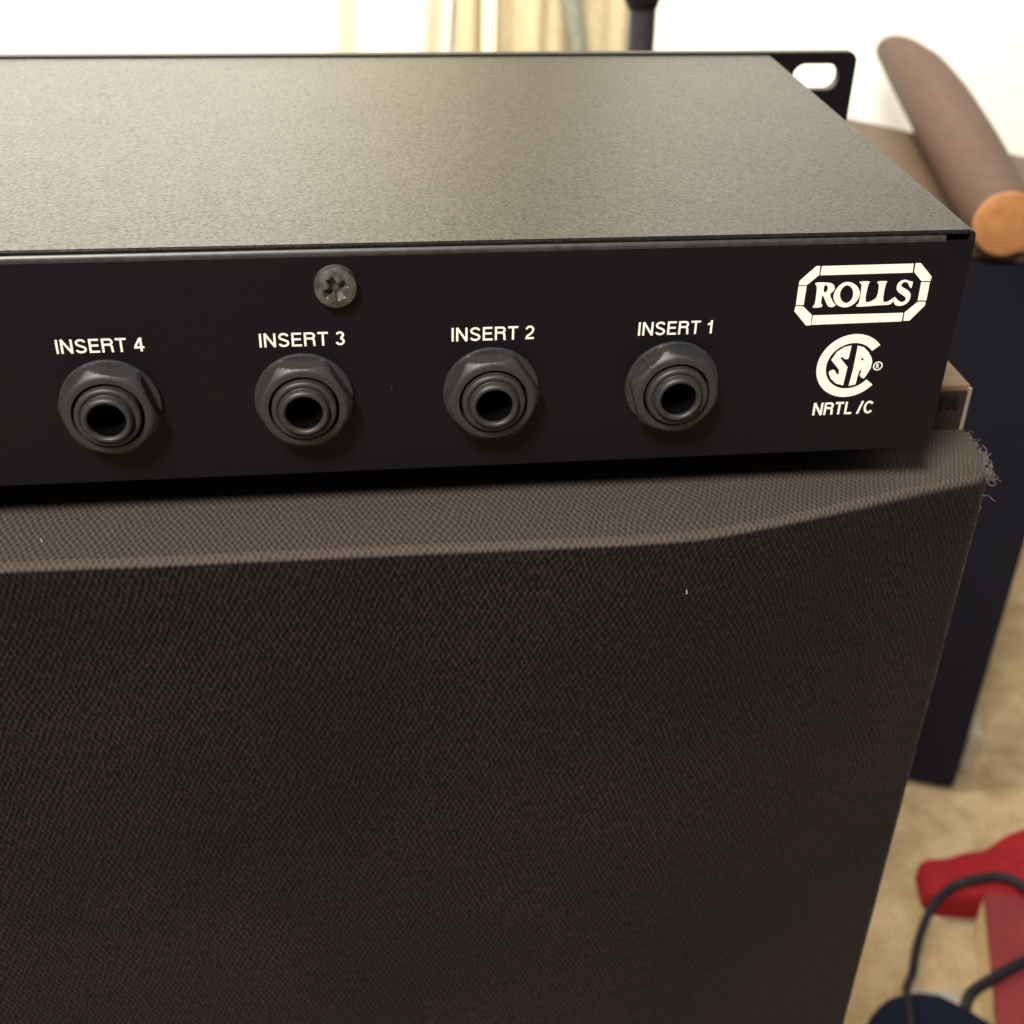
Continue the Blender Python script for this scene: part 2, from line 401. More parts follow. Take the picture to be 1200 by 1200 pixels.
def cloth_material():
    """open-weave brown grille cloth: staggered threads with dark gaps, top light painted onto what faces up"""
    m = mat('brown_grille_cloth', (0.03, 0.02, 0.018), 0.85, spec=0.2)
    uv = nd(m, 'ShaderNodeUVMap'); uv.uv_map = 'weave'
    wob = nd(m, 'ShaderNodeTexNoise'); wob.inputs['Scale'].default_value = 0.045; wob.inputs['Detail'].default_value = 3
    lk(m, uv.outputs['UV'], wob.inputs['Vector'])
    off = nd(m, 'ShaderNodeVectorMath', operation='MULTIPLY_ADD'); off.inputs[1].default_value = (5.0, 5.0, 0)
    lk(m, wob.outputs['Color'], off.inputs[0]); lk(m, uv.outputs['UV'], off.inputs[2])
    sp = nd(m, 'ShaderNodeSeparateXYZ'); lk(m, off.outputs[0], sp.inputs[0])
    P1, P2 = 1.25, 2.5          # thread pitch in mm, across and down
    def wave(sa, sb):
        x = nd(m, 'ShaderNodeMath', operation='MULTIPLY'); x.inputs[1].default_value = 2*math.pi/P1 * sa; lk(m, sp.outputs['X'], x.inputs[0])
        y = nd(m, 'ShaderNodeMath', operation='MULTIPLY_ADD'); y.inputs[1].default_value = 2*math.pi/P2 * sb; lk(m, sp.outputs['Y'], y.inputs[0]); lk(m, x.outputs[0], y.inputs[2])
        c = nd(m, 'ShaderNodeMath', operation='COSINE'); lk(m, y.outputs[0], c.inputs[0]); return c.outputs[0]
    s1 = nd(m, 'ShaderNodeMath', operation='ADD'); lk(m, wave(1, 1), s1.inputs[0]); lk(m, wave(1, -1), s1.inputs[1])
    h = nd(m, 'ShaderNodeMapRange'); h.inputs['From Min'].default_value = -1.6; h.inputs['From Max'].default_value = 1.4; lk(m, s1.outputs[0], h.inputs['Value'])
    fz = nd(m, 'ShaderNodeTexNoise'); fz.inputs['Scale'].default_value = 1.5; fz.inputs['Detail'].default_value = 5
    fm = nd(m, 'ShaderNodeMapping'); fm.inputs['Scale'].default_value = (1.0, 0.38, 1.0); lk(m, uv.outputs['UV'], fm.inputs['Vector'])
    lk(m, fm.outputs['Vector'], fz.inputs['Vector'])
    hh = nd(m, 'ShaderNodeMath', operation='MULTIPLY_ADD'); hh.inputs[1].default_value = 2.6; lk(m, fz.outputs['Fac'], hh.inputs[0])
    sub = nd(m, 'ShaderNodeMath', operation='SUBTRACT'); sub.inputs[1].default_value = 1.32; lk(m, h.outputs[0], sub.inputs[0]); lk(m, sub.outputs[0], hh.inputs[2])
    r = nd(m, 'ShaderNodeValToRGB')
    r.color_ramp.elements[0].position = 0.25; r.color_ramp.elements[0].color = (0.0007, 0.0004, 0.0007, 1)
    r.color_ramp.elements[1].position = 1.0; r.color_ramp.elements[1].color = (0.0190, 0.0112, 0.0148, 1)
    lk(m, hh.outputs[0], r.inputs['Fac'])
    fad = nd(m, 'ShaderNodeTexNoise'); fad.inputs['Scale'].default_value = 0.022; fad.inputs['Detail'].default_value = 4
    lk(m, uv.outputs['UV'], fad.inputs['Vector'])
    fmr = nd(m, 'ShaderNodeMapRange'); fmr.inputs['From Min'].default_value = 0.3; fmr.inputs['From Max'].default_value = 0.7; fmr.inputs['To Min'].default_value = 0.72; fmr.inputs['To Max'].default_value = 1.3
    lk(m, fad.outputs['Fac'], fmr.inputs['Value'])
    fmul = nd(m, 'ShaderNodeVectorMath', operation='SCALE'); lk(m, r.outputs['Color'], fmul.inputs[0]); lk(m, fmr.outputs['Result'], fmul.inputs['Scale'])
    # light from above painted in: upward faces get a paler colour
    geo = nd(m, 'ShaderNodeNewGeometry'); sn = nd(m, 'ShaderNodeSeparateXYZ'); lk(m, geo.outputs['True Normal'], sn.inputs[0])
    top_lit = nd(m, 'ShaderNodeMapRange'); top_lit.inputs['From Min'].default_value = 0.15; top_lit.inputs['From Max'].default_value = 0.55; top_lit.inputs['To Max'].default_value = 0.85
    lk(m, sn.outputs['Z'], top_lit.inputs['Value'])
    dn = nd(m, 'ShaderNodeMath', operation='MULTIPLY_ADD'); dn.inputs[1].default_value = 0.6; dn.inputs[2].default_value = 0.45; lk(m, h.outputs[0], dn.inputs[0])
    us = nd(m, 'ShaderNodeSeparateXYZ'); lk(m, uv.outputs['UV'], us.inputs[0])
    lip_glint = nd(m, 'ShaderNodeMath', operation='COMPARE'); lip_glint.inputs[1].default_value = -1.7; lip_glint.inputs[2].default_value = 1.25; lk(m, us.outputs['Y'], lip_glint.inputs[0])  # front edge highlight painted in as a paler band
    dn2 = nd(m, 'ShaderNodeMath', operation='MULTIPLY_ADD'); dn2.inputs[1].default_value = 0.28; lk(m, lip_glint.outputs[0], dn2.inputs[0]); lk(m, dn.outputs[0], dn2.inputs[2])
    dm = nd(m, 'ShaderNodeMath', operation='MULTIPLY'); lk(m, top_lit.outputs[0], dm.inputs[0]); lk(m, dn2.outputs[0], dm.inputs[1])
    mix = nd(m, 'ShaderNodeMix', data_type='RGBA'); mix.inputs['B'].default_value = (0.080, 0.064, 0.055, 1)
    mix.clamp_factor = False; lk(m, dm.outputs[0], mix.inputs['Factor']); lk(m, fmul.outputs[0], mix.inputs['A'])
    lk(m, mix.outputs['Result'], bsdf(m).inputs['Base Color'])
    bp = nd(m, 'ShaderNodeBump'); bp.inputs['Strength'].default_value = 0.7; bp.inputs['Distance'].default_value = 0.00035
    lk(m, hh.outputs[0], bp.inputs['Height']); lk(m, bp.outputs['Normal'], bsdf(m).inputs['Normal'])
    bsdf(m).inputs['Sheen Weight'].default_value = 0.03
    bsdf(m).inputs['Sheen Roughness'].default_value = 0.4
    bsdf(m).inputs['Sheen Tint'].default_value = (0.9, 0.75, 0.65, 1)
    return m
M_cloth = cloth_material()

# ------------------------------------------------------------------ setting
FLOOR = -500.0
def carpet():
    bm = bmesh.new()
    def h(x, y): return 3.0 * noise.noise(Vector((x*.006, y*.006, 1.3))) + 1.2 * noise.noise(Vector((x*.02, y*.02, 7))) - 2.2
    xs = [-2500, -1200, -600] + [-300 + 12*i for i in range(0, 76)] + [800, 1400, 2600]
    ys = [-2500, -1200, -500] + [-200 + 12*i for i in range(0, 90)] + [900, 1000]
    g = [[bm.verts.new((x, y, FLOOR + (h(x, y) if -300 <= x <= 620 and -200 <= y <= 880 else -2.2))) for x in xs] for y in ys]
    for a, b in zip(g, g[1:]):
        for i in range(len(xs)-1): bm.faces.new((a[i], a[i+1], b[i+1], b[i]))
    o = link('carpet', mesh_from_bm(bm, 'carpet'), M_carpet, smooth=60)
    tag(o, kind='structure')
carpet()
bm = bmesh.new(); add_box(bm, -2500, 2600, 850, 900, FLOOR - 10, 2000)
tag(link('wall', mesh_from_bm(bm, 'wall'), M_wall), kind='structure')

# ------------------------------------------------------------------ rack unit
rack = empty('rack_unit', (-216, 64, 0))
tag(rack, 'black metal rack mixer standing on the brown speaker, its rear jacks showing', 'rack mixer')
JX = [-53.96 - 34.01*i for i in range(4)]; JZ = 16.1
W0 = -432.0
# rear plate with the jack holes cut through
me = filled([[(W0, 0), (0, 0), (0, 43), (W0, 43)]] + [circle(x, JZ, 5.2) for x in JX], extrude=0.4, bevel=0.2)
link('rear_panel', stand_up(me, 0.6), M_panel, rack, smooth=35)
# folded flange above the plate, stops short of the corner
bm = bmesh.new()
prof = [(0.02, 43.02)] + [(1.1 - 1.08*math.cos(t), 43.02 + 1.28*math.sin(t)) for t in [math.radians(15*k) for k in range(1, 7)]] + [(14, 44.3), (14, 43.2), (1.3, 43.2), (1.22, 43.02)]
a = [bm.verts.new((W0 + 5.7, y, z)) for y, z in prof]; b = [bm.verts.new((-5.7, y, z)) for y, z in prof]
for i in range(len(prof)): bm.faces.new((a[i], b[i], b[(i+1) % len(prof)], a[(i+1) % len(prof)]))
bm.faces.new(a[::-1]); bm.faces.new(b)
link('rear_flange', mesh_from_bm(bm), M_fold_lit, rack, smooth=40)
box('bottom_plate', M_powder, rack, W0+1.2, -1.2, 1.25, 126.9, 0.0, 1.2)
# cover: a sheet folded down over both sides
bm = bmesh.new()
rr = 1.3
arc = [(-rr + rr*math.sin(t), 45.0 - rr + rr*math.cos(t)) for t in [math.radians(15*k) for k in range(7)]]
outer = [(W0 - x, z) for x, z in reversed(arc)]
outer = [(W0, 2.0)] + [(W0 - (x), z) for x, z in reversed(arc)] + arc + [(0.0, 2.0)]
inner = [(-1.0, 2.0), (-1.0, 44.25), (-1.1, 44.36), (W0+1.1, 44.36), (W0+1.0, 44.25), (W0+1.0, 2.0)]
loop = outer + inner
va = [bm.verts.new((x, 1.24 if z < 43.3 else 0.35, z)) for x, z in loop]; vb = [bm.verts.new((x, 126.9, z)) for x, z in loop]
n = len(loop)
for i in range(n): bm.faces.new((va[i], va[(i+1) % n], vb[(i+1) % n], vb[i]))
bmesh.ops.triangle_fill(bm, use_beauty=True, use_dissolve=False, edges=[e for e in bm.edges if e.verts[0] in va and e.verts[1] in va])
bmesh.ops.triangle_fill(bm, use_beauty=True, use_dissolve=False, edges=[e for e in bm.edges if e.verts[0] in vb and e.verts[1] in vb])
bm.edges.ensure_lookup_table(); vset = set(va)
be = [e for e in bm.edges if e.verts[0] in vset and e.verts[1] in vset and min(e.verts[0].co.z, e.verts[1].co.z) > 44.9 and len(e.link_faces) == 2 and any(abs(f.normal.y) < .5 for f in e.link_faces)]
bm.normal_update()
be = [e for e in be if abs(e.verts[0].co.y - .35) < 1e-4 and abs(e.verts[1].co.y - .35) < 1e-4 and e.verts[0].co.z > 44.9 and e.verts[1].co.z > 44.9]
bmesh.ops.bevel(bm, geom=be, offset=0.3, segments=3, affect='EDGES')
link('top_cover', mesh_from_bm(bm), M_powder, rack, smooth=40)
# front plate with ears and slots
slots = [round_rect(6.4, 19.2, 35.7, 42.6, 3.3), round_rect(6.4, 19.2, 3.4, 10.2, 3.3)]
slots += [[(W0 - x, z) for x, z in s] for s in slots]
me = filled([round_rect(W0 - 23.4, 23.4, 0.4, 45.5, 2.4)] + slots, extrude=1.2, bevel=0.3)
link('front_panel', stand_up(me, 128.45), M_panel, rack, smooth=35)

def nut_mesh(rot, split=None):
    A = 7.75                                        # half across the flats
    def fn(a, r, d):
        if d < 0.9: return r
        k = ((a - rot) % (math.pi/3)) - math.pi/6
        return min(r, A / math.cos(k))
    bm = bmesh.new()
    prof = [(8.85, 0.0), (8.9, 0.5), (8.75, 0.82), (8.7, 0.92), (8.7, 1.4), (8.7, 2.6), (8.66, 3.2), (8.4, 3.5), (8.1, 3.8), (7.85, 4.05), (7.6, 4.25), (7.3, 4.4), (7.0, 4.45), (6.35, 4.45), (6.2, 4.25), (6.1, 1.0)]
    add_lathe(bm, prof, n=144, fn=lambda a, r, d: fn(a, r, d) if r > 7.2 else r)
    return mesh_from_bm(bm, 'nut')
def bushing_mesh():
    bm = bmesh.new()
    prof = [(5.15, -6.0), (5.15, -0.3), (5.75, 0.6), (5.75, 4.9), (5.68, 5.2), (5.45, 5.42), (5.1, 5.5), (4.78, 5.4), (4.6, 5.22), (4.5, 5.32), (4.45, 5.9), (4.3, 6.32), (4.05, 6.58), (3.8, 6.65), (3.5, 6.55), (3.3, 6.25), (3.24, 5.8)]
    add_lathe(bm, prof, n=72)
    return mesh_from_bm(bm, 'jack_bushing')
def bore_mesh():
    bm = bmesh.new()
    add_lathe(bm, [(3.235, 5.85), (3.2, 0.0), (3.2, -20.0)], n=48, cap_end=True)
    return mesh_from_bm(bm, 'bore')
BUSH, BORE = bushing_mesh(), bore_mesh()
for i, x in enumerate(JX):
    j = link('jack_socket', BUSH, M_jack, rack, loc=(x, -0.02, JZ), smooth=40)
    link('nut', nut_mesh(math.radians([106, 124, 120, 108][i])), M_jack, j, loc=(x, -0.02, JZ), smooth=24)
    link('bore', BORE, M_bore, j, loc=(x, -0.02, JZ), smooth=60)
# mould seam on the nut of the first jack
bm = bmesh.new()
sa, ca = math.sin(math.radians(133)), math.cos(math.radians(133))
add_tube(bm, [(ca*r, -d, sa*r) for r, d in ((8.85, .3), (8.05, 1.1), (8.0, 3.0), (7.9, 3.95), (7.3, 4.42), (6.5, 4.46))], [.12, .2, .22, .22, .2, .12], n=6)
link('mould_seam', mesh_from_bm(bm), M_jack, rack, loc=(JX[0], -0.02, JZ), smooth=60)
# screw with a cross recess
bm = bmesh.new()
def dome(r): return 0.5 + 1.75 * math.sqrt(max(0, 1 - (r/4.6)**2))
NR, NA = 18, 96
rings = []
for i in range(NR + 1):
    r = 3.6 * (1 - i/NR)
    ring = []
    for k in range(NA):
        a = 2*math.pi*k/NA; px, pz = r*math.cos(a), r*math.sin(a)
        ca, sa = math.cos(math.radians(28)), math.sin(math.radians(28))
        u, v = px*ca + pz*sa, -px*sa + pz*ca
        d = dome(r)
        m_ = min(max(abs(u)/2.2, abs(v)/0.75), max(abs(v)/2.2, abs(u)/0.75))
        if m_ < 1: d -= 1.6 * min(1, (1 - m_) * 2.2)
        ring.append(bm.verts.new((px, -d, pz)))
    rings.append(ring)
base = [bm.verts.new((3.7*math.cos(2*math.pi*k/NA), 0, 3.7*math.sin(2*math.pi*k/NA))) for k in range(NA)]
rings.insert(0, base)
for a, b in zip(rings, rings[1:]):
    for k in range(NA): bm.faces.new((a[k], a[(k+1) % NA], b[(k+1) % NA], b[k]))
bmesh.ops.remove_doubles(bm, verts=bm.verts, dist=0.0005)
link('screw', mesh_from_bm(bm), M_screw, rack, loc=(-115.4, -0.02, 37.8), smooth=40)

# print
for s, x0, x1 in (('INSERT 1', -61.2, -47.2), ('INSERT 2', -95.3, -80.3), ('INSERT 3', -129.2, -114.2), ('INSERT 4', -163.8, -148.9)):
    link('lettering', stroke_text(s, x0, x1, 26.3, 28.95, -0.05), M_ink, rack)
link('lettering', stroke_text('NRTL /C', -25.3, -13.2, 8.2, 10.9, -0.05, sw=0.165), M_ink, rack)
link('logo_frame', stand_up(filled([F1, F2, F3, F4, F5, F6, F7, F8]), -0.05), M_ink, rack)
link('logo_lettering', stand_up(filled([chaikin(G_R, 1), chaikin(G_R_HOLE)]), -0.05), M_ink, rack)
link('logo_lettering', stand_up(filled([chaikin(G_O), chaikin(G_O_HOLE)]), -0.06), M_ink, rack)
link('logo_lettering', stand_up(filled([chaikin(G_LL, 1)]), -0.055), M_ink, rack)
link('logo_lettering', stand_up(filled([chaikin(G_S, 2)]), -0.065), M_ink, rack)
cx, cz = -19.42, 18.62
arc = [math.radians(39 + 282*k/60) for k in range(61)]
ring = [(cx + 6.62*math.cos(t), cz + 6.62*math.sin(t)) for t in arc] + [(cx + 4.78*math.cos(t), cz + 4.78*math.sin(t)) for t in reversed(arc)]
polys = [ring, MARK_S, MARK_A, circle(-17.3, 19.95, 0.26, 10)]
polys += [circle(-13.95, 18.4, 0.95, 24), circle(-13.95, 18.4, 0.72, 24)]
link('certification_mark', stand_up(filled(polys), -0.05), M_ink, rack)
link('lettering', stand_up(text_mesh('R', -14.3, -13.6, 17.9, 18.9, bold=0.02), -0.05), M_ink, rack)

# ------------------------------------------------------------------ brown speaker under the rack
spk = empty('speaker_cabinet', (-210, 160, FLOOR))
tag(spk, 'large speaker cabinet with brown woven grille cloth and tan top under the rack mixer', 'speaker')
CX0, CX1, CY0, CY1 = -440.0, 20.2, 24.3, 300.0
box('cabinet_body', M_wood, spk, CX0, CX1, CY0 + 0.6, CY1, FLOOR, -0.02, bev=0.5)
box('edge_band', M_edge, spk, CX1 - 0.95, CX1 - 0.05, CY0 - 0.3, CY0 + 0.58, FLOOR + 2, -0.3, bev=0.15)
box('baffle', M_baffle, spk, CX0 + 3, CX1 - 1.0, CY0 - 0.2, CY0 + 0.58, FLOOR + 2, -1.2)
sb = bmesh.new()
add_box(sb, -0.55, 0.55, -0.25, 0.25, -1.35, 1.35, bev=0.12)
SM = mesh_from_bm(sb, 'staple')
for k, (x, dz) in enumerate(((10.8, 0), (12.4, .2), (13.9, -.1), (15.6, .15), (17.0, 0))):
    link('staple', SM, M_staple, spk, loc=(x, CY0 - 0.42, -3.6 + dz))

KX = [(-445, 24), (-443.5, 6), (-440, 2), (-425, -6), (-395, -13), (-300, -13), (-177, -12.4), (-130, -13.2), (-85, -13.8), (-60, -13.9), (-48, -13.6), (-30, -9.6), (-15.8, -5.4), (2, 0.6), (11, 3.4), (16.4, 5.0), (18.6, 7.2), (19.6, 11), (20.1, 24)]
def yfront(x):
    for (xa, ya), (xb, yb) in zip(KX, KX[1:]):
        if xa <= x <= xb:
            t = (x-xa)/(xb-xa); return ya + (yb-ya)*t
    return KX[-1][1]
def ysm(x):
    if x > 12 or x < -430: return yfront(x)
    return sum(yfront(x + d)*wt for d, wt in ((-4, .15), (-2, .2), (0, .3), (2, .2), (4, .15)))
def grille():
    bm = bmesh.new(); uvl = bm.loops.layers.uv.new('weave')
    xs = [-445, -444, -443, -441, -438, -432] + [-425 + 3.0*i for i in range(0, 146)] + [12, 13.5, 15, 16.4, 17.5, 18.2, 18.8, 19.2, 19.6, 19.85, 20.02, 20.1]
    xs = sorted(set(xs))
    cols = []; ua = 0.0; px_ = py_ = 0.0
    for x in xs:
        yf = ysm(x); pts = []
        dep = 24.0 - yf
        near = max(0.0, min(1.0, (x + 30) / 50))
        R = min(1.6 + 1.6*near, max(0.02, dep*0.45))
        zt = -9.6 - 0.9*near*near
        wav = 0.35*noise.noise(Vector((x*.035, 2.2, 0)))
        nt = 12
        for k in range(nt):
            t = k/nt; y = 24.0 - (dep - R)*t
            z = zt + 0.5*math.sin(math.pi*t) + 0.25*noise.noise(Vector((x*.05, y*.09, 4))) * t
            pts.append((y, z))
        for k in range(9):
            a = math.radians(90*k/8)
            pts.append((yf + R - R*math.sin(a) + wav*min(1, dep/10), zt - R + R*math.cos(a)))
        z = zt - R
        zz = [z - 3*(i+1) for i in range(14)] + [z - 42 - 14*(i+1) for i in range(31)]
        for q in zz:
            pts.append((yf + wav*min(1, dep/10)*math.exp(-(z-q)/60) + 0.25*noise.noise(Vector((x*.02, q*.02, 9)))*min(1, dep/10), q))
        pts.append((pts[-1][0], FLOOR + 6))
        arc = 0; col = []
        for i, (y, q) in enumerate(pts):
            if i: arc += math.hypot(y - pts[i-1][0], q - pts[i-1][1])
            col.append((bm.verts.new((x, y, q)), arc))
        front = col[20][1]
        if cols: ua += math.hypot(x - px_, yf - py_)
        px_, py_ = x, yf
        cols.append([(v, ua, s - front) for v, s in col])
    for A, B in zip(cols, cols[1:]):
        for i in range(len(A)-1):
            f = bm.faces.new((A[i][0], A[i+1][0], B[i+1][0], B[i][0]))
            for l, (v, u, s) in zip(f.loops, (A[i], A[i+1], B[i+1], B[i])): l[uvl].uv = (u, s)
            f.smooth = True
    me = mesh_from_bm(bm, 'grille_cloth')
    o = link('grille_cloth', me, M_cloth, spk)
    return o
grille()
bm = bmesh.new(); zs_ = [-13 - 9.0*i for i in range(53)]
add_tube(bm, [(18.75 + .12*noise.noise(Vector((0, 0, z*.05))), 7.6 + .15*noise.noise(Vector((3, 0, z*.05))), z) for z in zs_], [.34 + .1*noise.noise(Vector((7, 0, z*.2))) for z in zs_], n=8)
M_welt = mat('worn_cloth_edge', (0.05, 0.036, 0.036), 0.9, spec=0.1)
grain(M_welt, 900, (0.026, 0.018, 0.019), (0.085, 0.066, 0.062), bump=0.5, bdist=0.0004)
link('edge_welt', mesh_from_bm(bm), M_welt, spk, smooth=60)
# frayed threads at the top corner and a little lint
bm = bmesh.new(); rnd = random.Random(4)
for k in range(240):
    t = rnd.random()
    if k < 165: p = Vector((17.2 + 2.5*rnd.random(), 6.5 + 7*rnd.random(), -10.4 - 3.2*rnd.random()))
    elif k < 234: p = Vector((19.3 + .6*rnd.random(), 9 + 13*rnd.random(), -10.2 - .5*rnd.random()))
    else: p = Vector((18.6 + .4*rnd.random(), 6.6 + 1.2*rnd.random(), -12 - 25*rnd.random()**2))
    L = 0.7 + 2.6*rnd.random()**2.4
    d = Vector((0.8*rnd.random(), -0.6 + 1.0*rnd.random(), -0.5 + 1.1*rnd.random())).normalized()
    ps = [p]
    for q in range(6):
        d = (d + 0.75*Vector((rnd.uniform(-1, 1), rnd.uniform(-1, 1), rnd.uniform(-1.1, .9)))).normalized()
        ps.append(ps[-1] + d*L/6)
    add_tube(bm, spline(ps, 2), 0.035 + .03*rnd.random(), n=4, cap=False)
tag(link('frayed_thread', mesh_from_bm(bm), M_fray, spk), kind='stuff')
bm = bmesh.new()
for p in ((-50.5, -13.6, -22.0), (-171.5, -4.5, -8.9)):
    q = Vector(p); add_tube(bm, [q, q + Vector((.15, -.2, -.5)), q + Vector((.05, -.3, -.9))], .09, n=5)
tag(link('lint', mesh_from_bm(bm), mat('pale_lint', (.5, .47, .4), .9), spk), kind='stuff')

# ------------------------------------------------------------------ navy cabinet beside the speaker
nav = empty('speaker_cabinet', (190, 520, FLOOR))
tag(nav, 'navy black cabinet with brown top standing on the carpet behind the brown speaker', 'speaker')
b0 = Vector((279.0, 378.4)); tt = Vector((0.93, -0.3675)); nn = Vector((0.3675, 0.93))
fl, fr = b0 + tt*(-200), b0
bkr = Vector((338, 531)); bkl = Vector((158, 715))
def prism(bm, poly, z0, z1, bev=0):
    lo = [bm.verts.new((p[0], p[1], z0)) for p in poly]; hi = [bm.verts.new((p[0], p[1], z1)) for p in poly]
    fs = [bm.faces.new(lo[::-1]), bm.faces.new(hi)]
    for i in range(len(poly)): fs.append(bm.faces.new((lo[i], lo[(i+1) % len(poly)], hi[(i+1) % len(poly)], hi[i])))
    if bev: bmesh.ops.bevel(bm, geom=list({e for f in fs for e in f.edges}), offset=bev, segments=2, affect='EDGES')
bm = bmesh.new(); prism(bm, [fl, fr, bkr, bkl], FLOOR, -127.5, bev=2)
link('cabinet_body', mesh_from_bm(bm), M_navy, nav, smooth=40)
bm = bmesh.new(); prism(bm, [fl, fr, bkr, bkl], -127.4, -122.0, bev=1.2)
link('top_board', mesh_from_bm(bm), M_brown, nav, smooth=40)

# ------------------------------------------------------------------ wooden bar lying on the navy cabinet
dw = empty('wooden_bar', (250, 520, -122))
tag(dw, 'thick brown rounded wooden bar with a pale orange sawn end lying on the brown top', 'wooden bar')
ST = [((225.3, 390.3, -104.3), 17.4), ((233.5, 430, -103.6), 18.3), ((246.9, 485.4, -102.3), 19.7), ((259.3, 536.7, -101.9), 20.1), ((273.8, 596.3, -101.8), 20.2), ((289, 661.7, -102.8), 19.2), ((296, 693.5, -104.4), 17.6), ((303, 725.2, -106), 16.0), ((310.1, 759.6, -108.7), 13.3), ((314.5, 783, -111.5), 10.2), ((317.5, 797, -113.5), 6.5), ((319, 803, -114.5), 2.5)]
pa, pb = Vector(ST[0][0]), Vector(ST[4][0])
ax = (pb - pa).normalized(); sd = ax.cross(Vector((0, 0, 1))).normalized(); upv = sd.cross(ax)
bm = bmesh.new(); rings = []; NA = 48
cen_ = spline([p for p, r in ST], 6); rad_ = [v.x for v in spline([(r, 0, 0) for p, r in ST], 6)]
for i, (cen, r) in enumerate(zip(cen_, rad_)):
    if i == 0: r *= .965
    rings.append([bm.verts.new(cen + (sd*math.cos(2*math.pi*k/NA) + upv*math.sin(2*math.pi*k/NA))*r*(1 + .012*noise.noise(Vector((i*.1, math.cos(2*math.pi*k/NA), math.sin(2*math.pi*k/NA)))))) for k in range(NA)])
for a, b in zip(rings, rings[1:]):
    for k in range(NA): bm.faces.new((a[k], a[(k+1) % NA], b[(k+1) % NA], b[k]))
bm.faces.new(rings[-1])
link('shaft', mesh_from_bm(bm), M_dowel, dw, smooth=50)
bm = bmesh.new(); rings = []
for r, d in ((17.0, 0.3), (16.6, -.5), (14.5, -.95), (9, -1.2), (3, -1.25)):
    rings.append([bm.verts.new(pa + ax*d + (sd*math.cos(2*math.pi*k/NA) + upv*math.sin(2*math.pi*k/NA))*r) for k in range(NA)])
for a, b in zip(rings, rings[1:]):
    for k in range(NA): bm.faces.new((a[k], a[(k+1) % NA], b[(k+1) % NA], b[k]))
bm.faces.new(rings[-1])
link('sawn_end', mesh_from_bm(bm), M_endgrain, dw, smooth=50)

# ------------------------------------------------------------------ things against the wall
def curtain(name, x0, x1, y, amp, waves, phase, m, label, lean=0.0, zt=1500, seed=0):
    bm = bmesh.new(); N = 90; rows = [FLOOR + 2, -400, -300, -200, -100, 0, 150, 350, 600, 900, 1200, zt]
    g = []
    for z in rows:
        row = []
        for i in range(N + 1):
            t = i/N; u = t*waves*2*math.pi + phase
            yy = y - amp*(0.5 + 0.5*math.sin(u)) - amp*.35*math.sin(2.3*u + 1 + seed) - 2*noise.noise(Vector((t*4, z*.002, seed)))
            row.append(bm.verts.new((x0 + (x1-x0)*t + lean*(z + 110)/100 + 1.5*math.cos(u), min(yy, 846), z)))
        g.append(row)
    for a, b in zip(g, g[1:]):
        for i in range(N): bm.faces.new((a[i], a[i+1], b[i+1], b[i]))
    bmesh.ops.recalc_face_normals(bm, faces=bm.faces)
    bmesh.ops.solidify(bm, geom=list(bm.faces), thickness=0.8)
    o = link(name, mesh_from_bm(bm), m, smooth=60)
    tag(o, label, 'curtain')
curtain('curtain', -118, -22, 838, 9, 1.3, 2.2, M_sheer, 'pale cream curtain hanging against the wall with soft folds', lean=6)
curtain('curtain', -19, 128, 843, 7, 2.6, .3, M_drape, 'tan curtain with narrow pleats beside the dark stand', seed=3)
curtain('curtain', 0, 13, 826, 2, .5, 0, M_sheer, 'narrow white curtain edge hanging over the tan curtain', seed=5)

# grey-green cord hanging in front of the tan curtain
bm = bmesh.new()
pts = spline([(40, 818, 700), (52, 818, 300), (58, 816, 60), (64, 815, -60), (70.5, 814, -95), (76, 814, -125), (78, 815, -200), (70, 812, -330), (74, 810, FLOOR + 7)], 8)
rad = [9.5 if p.z > -60 else (9.5 - 4.0*min(1, (-60 - p.z)/70)) for p in pts]
add_tube(bm, pts, rad, n=14)
tag(link('cord', mesh_from_bm(bm), M_sash, smooth=50), 'grey green cord hanging in front of the tan curtain', 'cord')

# stand pole
st = empty('microphone_stand', (39, 440, FLOOR))
tag(st, 'dark metal stand pole with a collar rising behind the rack mixer', 'stand')
bm = bmesh.new(); add_tube(bm, [(44, 440, FLOOR + 14), (36.8, 440, 6)], 6.8, n=24)
link('pole', mesh_from_bm(bm), M_pole, st, smooth=50)
bm = bmesh.new()
add_tube(bm, [(36.9, 440, -9), (36.7, 440, -6), (36.2, 440, -2), (35.8, 440, 24), (35.6, 440, 30)], [7.2, 8.4, 10, 10, 8], n=24)
link('collar', mesh_from_bm(bm), M_rubber, st, smooth=50)
bm = bmesh.new(); add_tube(bm, [(44, 440, FLOOR - 2), (44, 440, FLOOR + 10), (44, 440, FLOOR + 14), (44, 440, FLOOR + 17)], [46, 46, 42, 12], n=40)
link('base', mesh_from_bm(bm), M_rubber, st, smooth=40)

# ------------------------------------------------------------------ things on the carpet
# grey board leaning low beside the navy cabinet
q0 = b0 + tt*3.5 + nn*22; q1 = q0 + tt*10
bm = bmesh.new(); prism(bm, [q0, q1, q1 + nn*210, q0 + nn*210], FLOOR - 4, FLOOR + 30, bev=2)
tag(link('board', mesh_from_bm(bm), M_greyboard, smooth=40), 'narrow greyish board standing on edge along the navy cabinet', 'board')

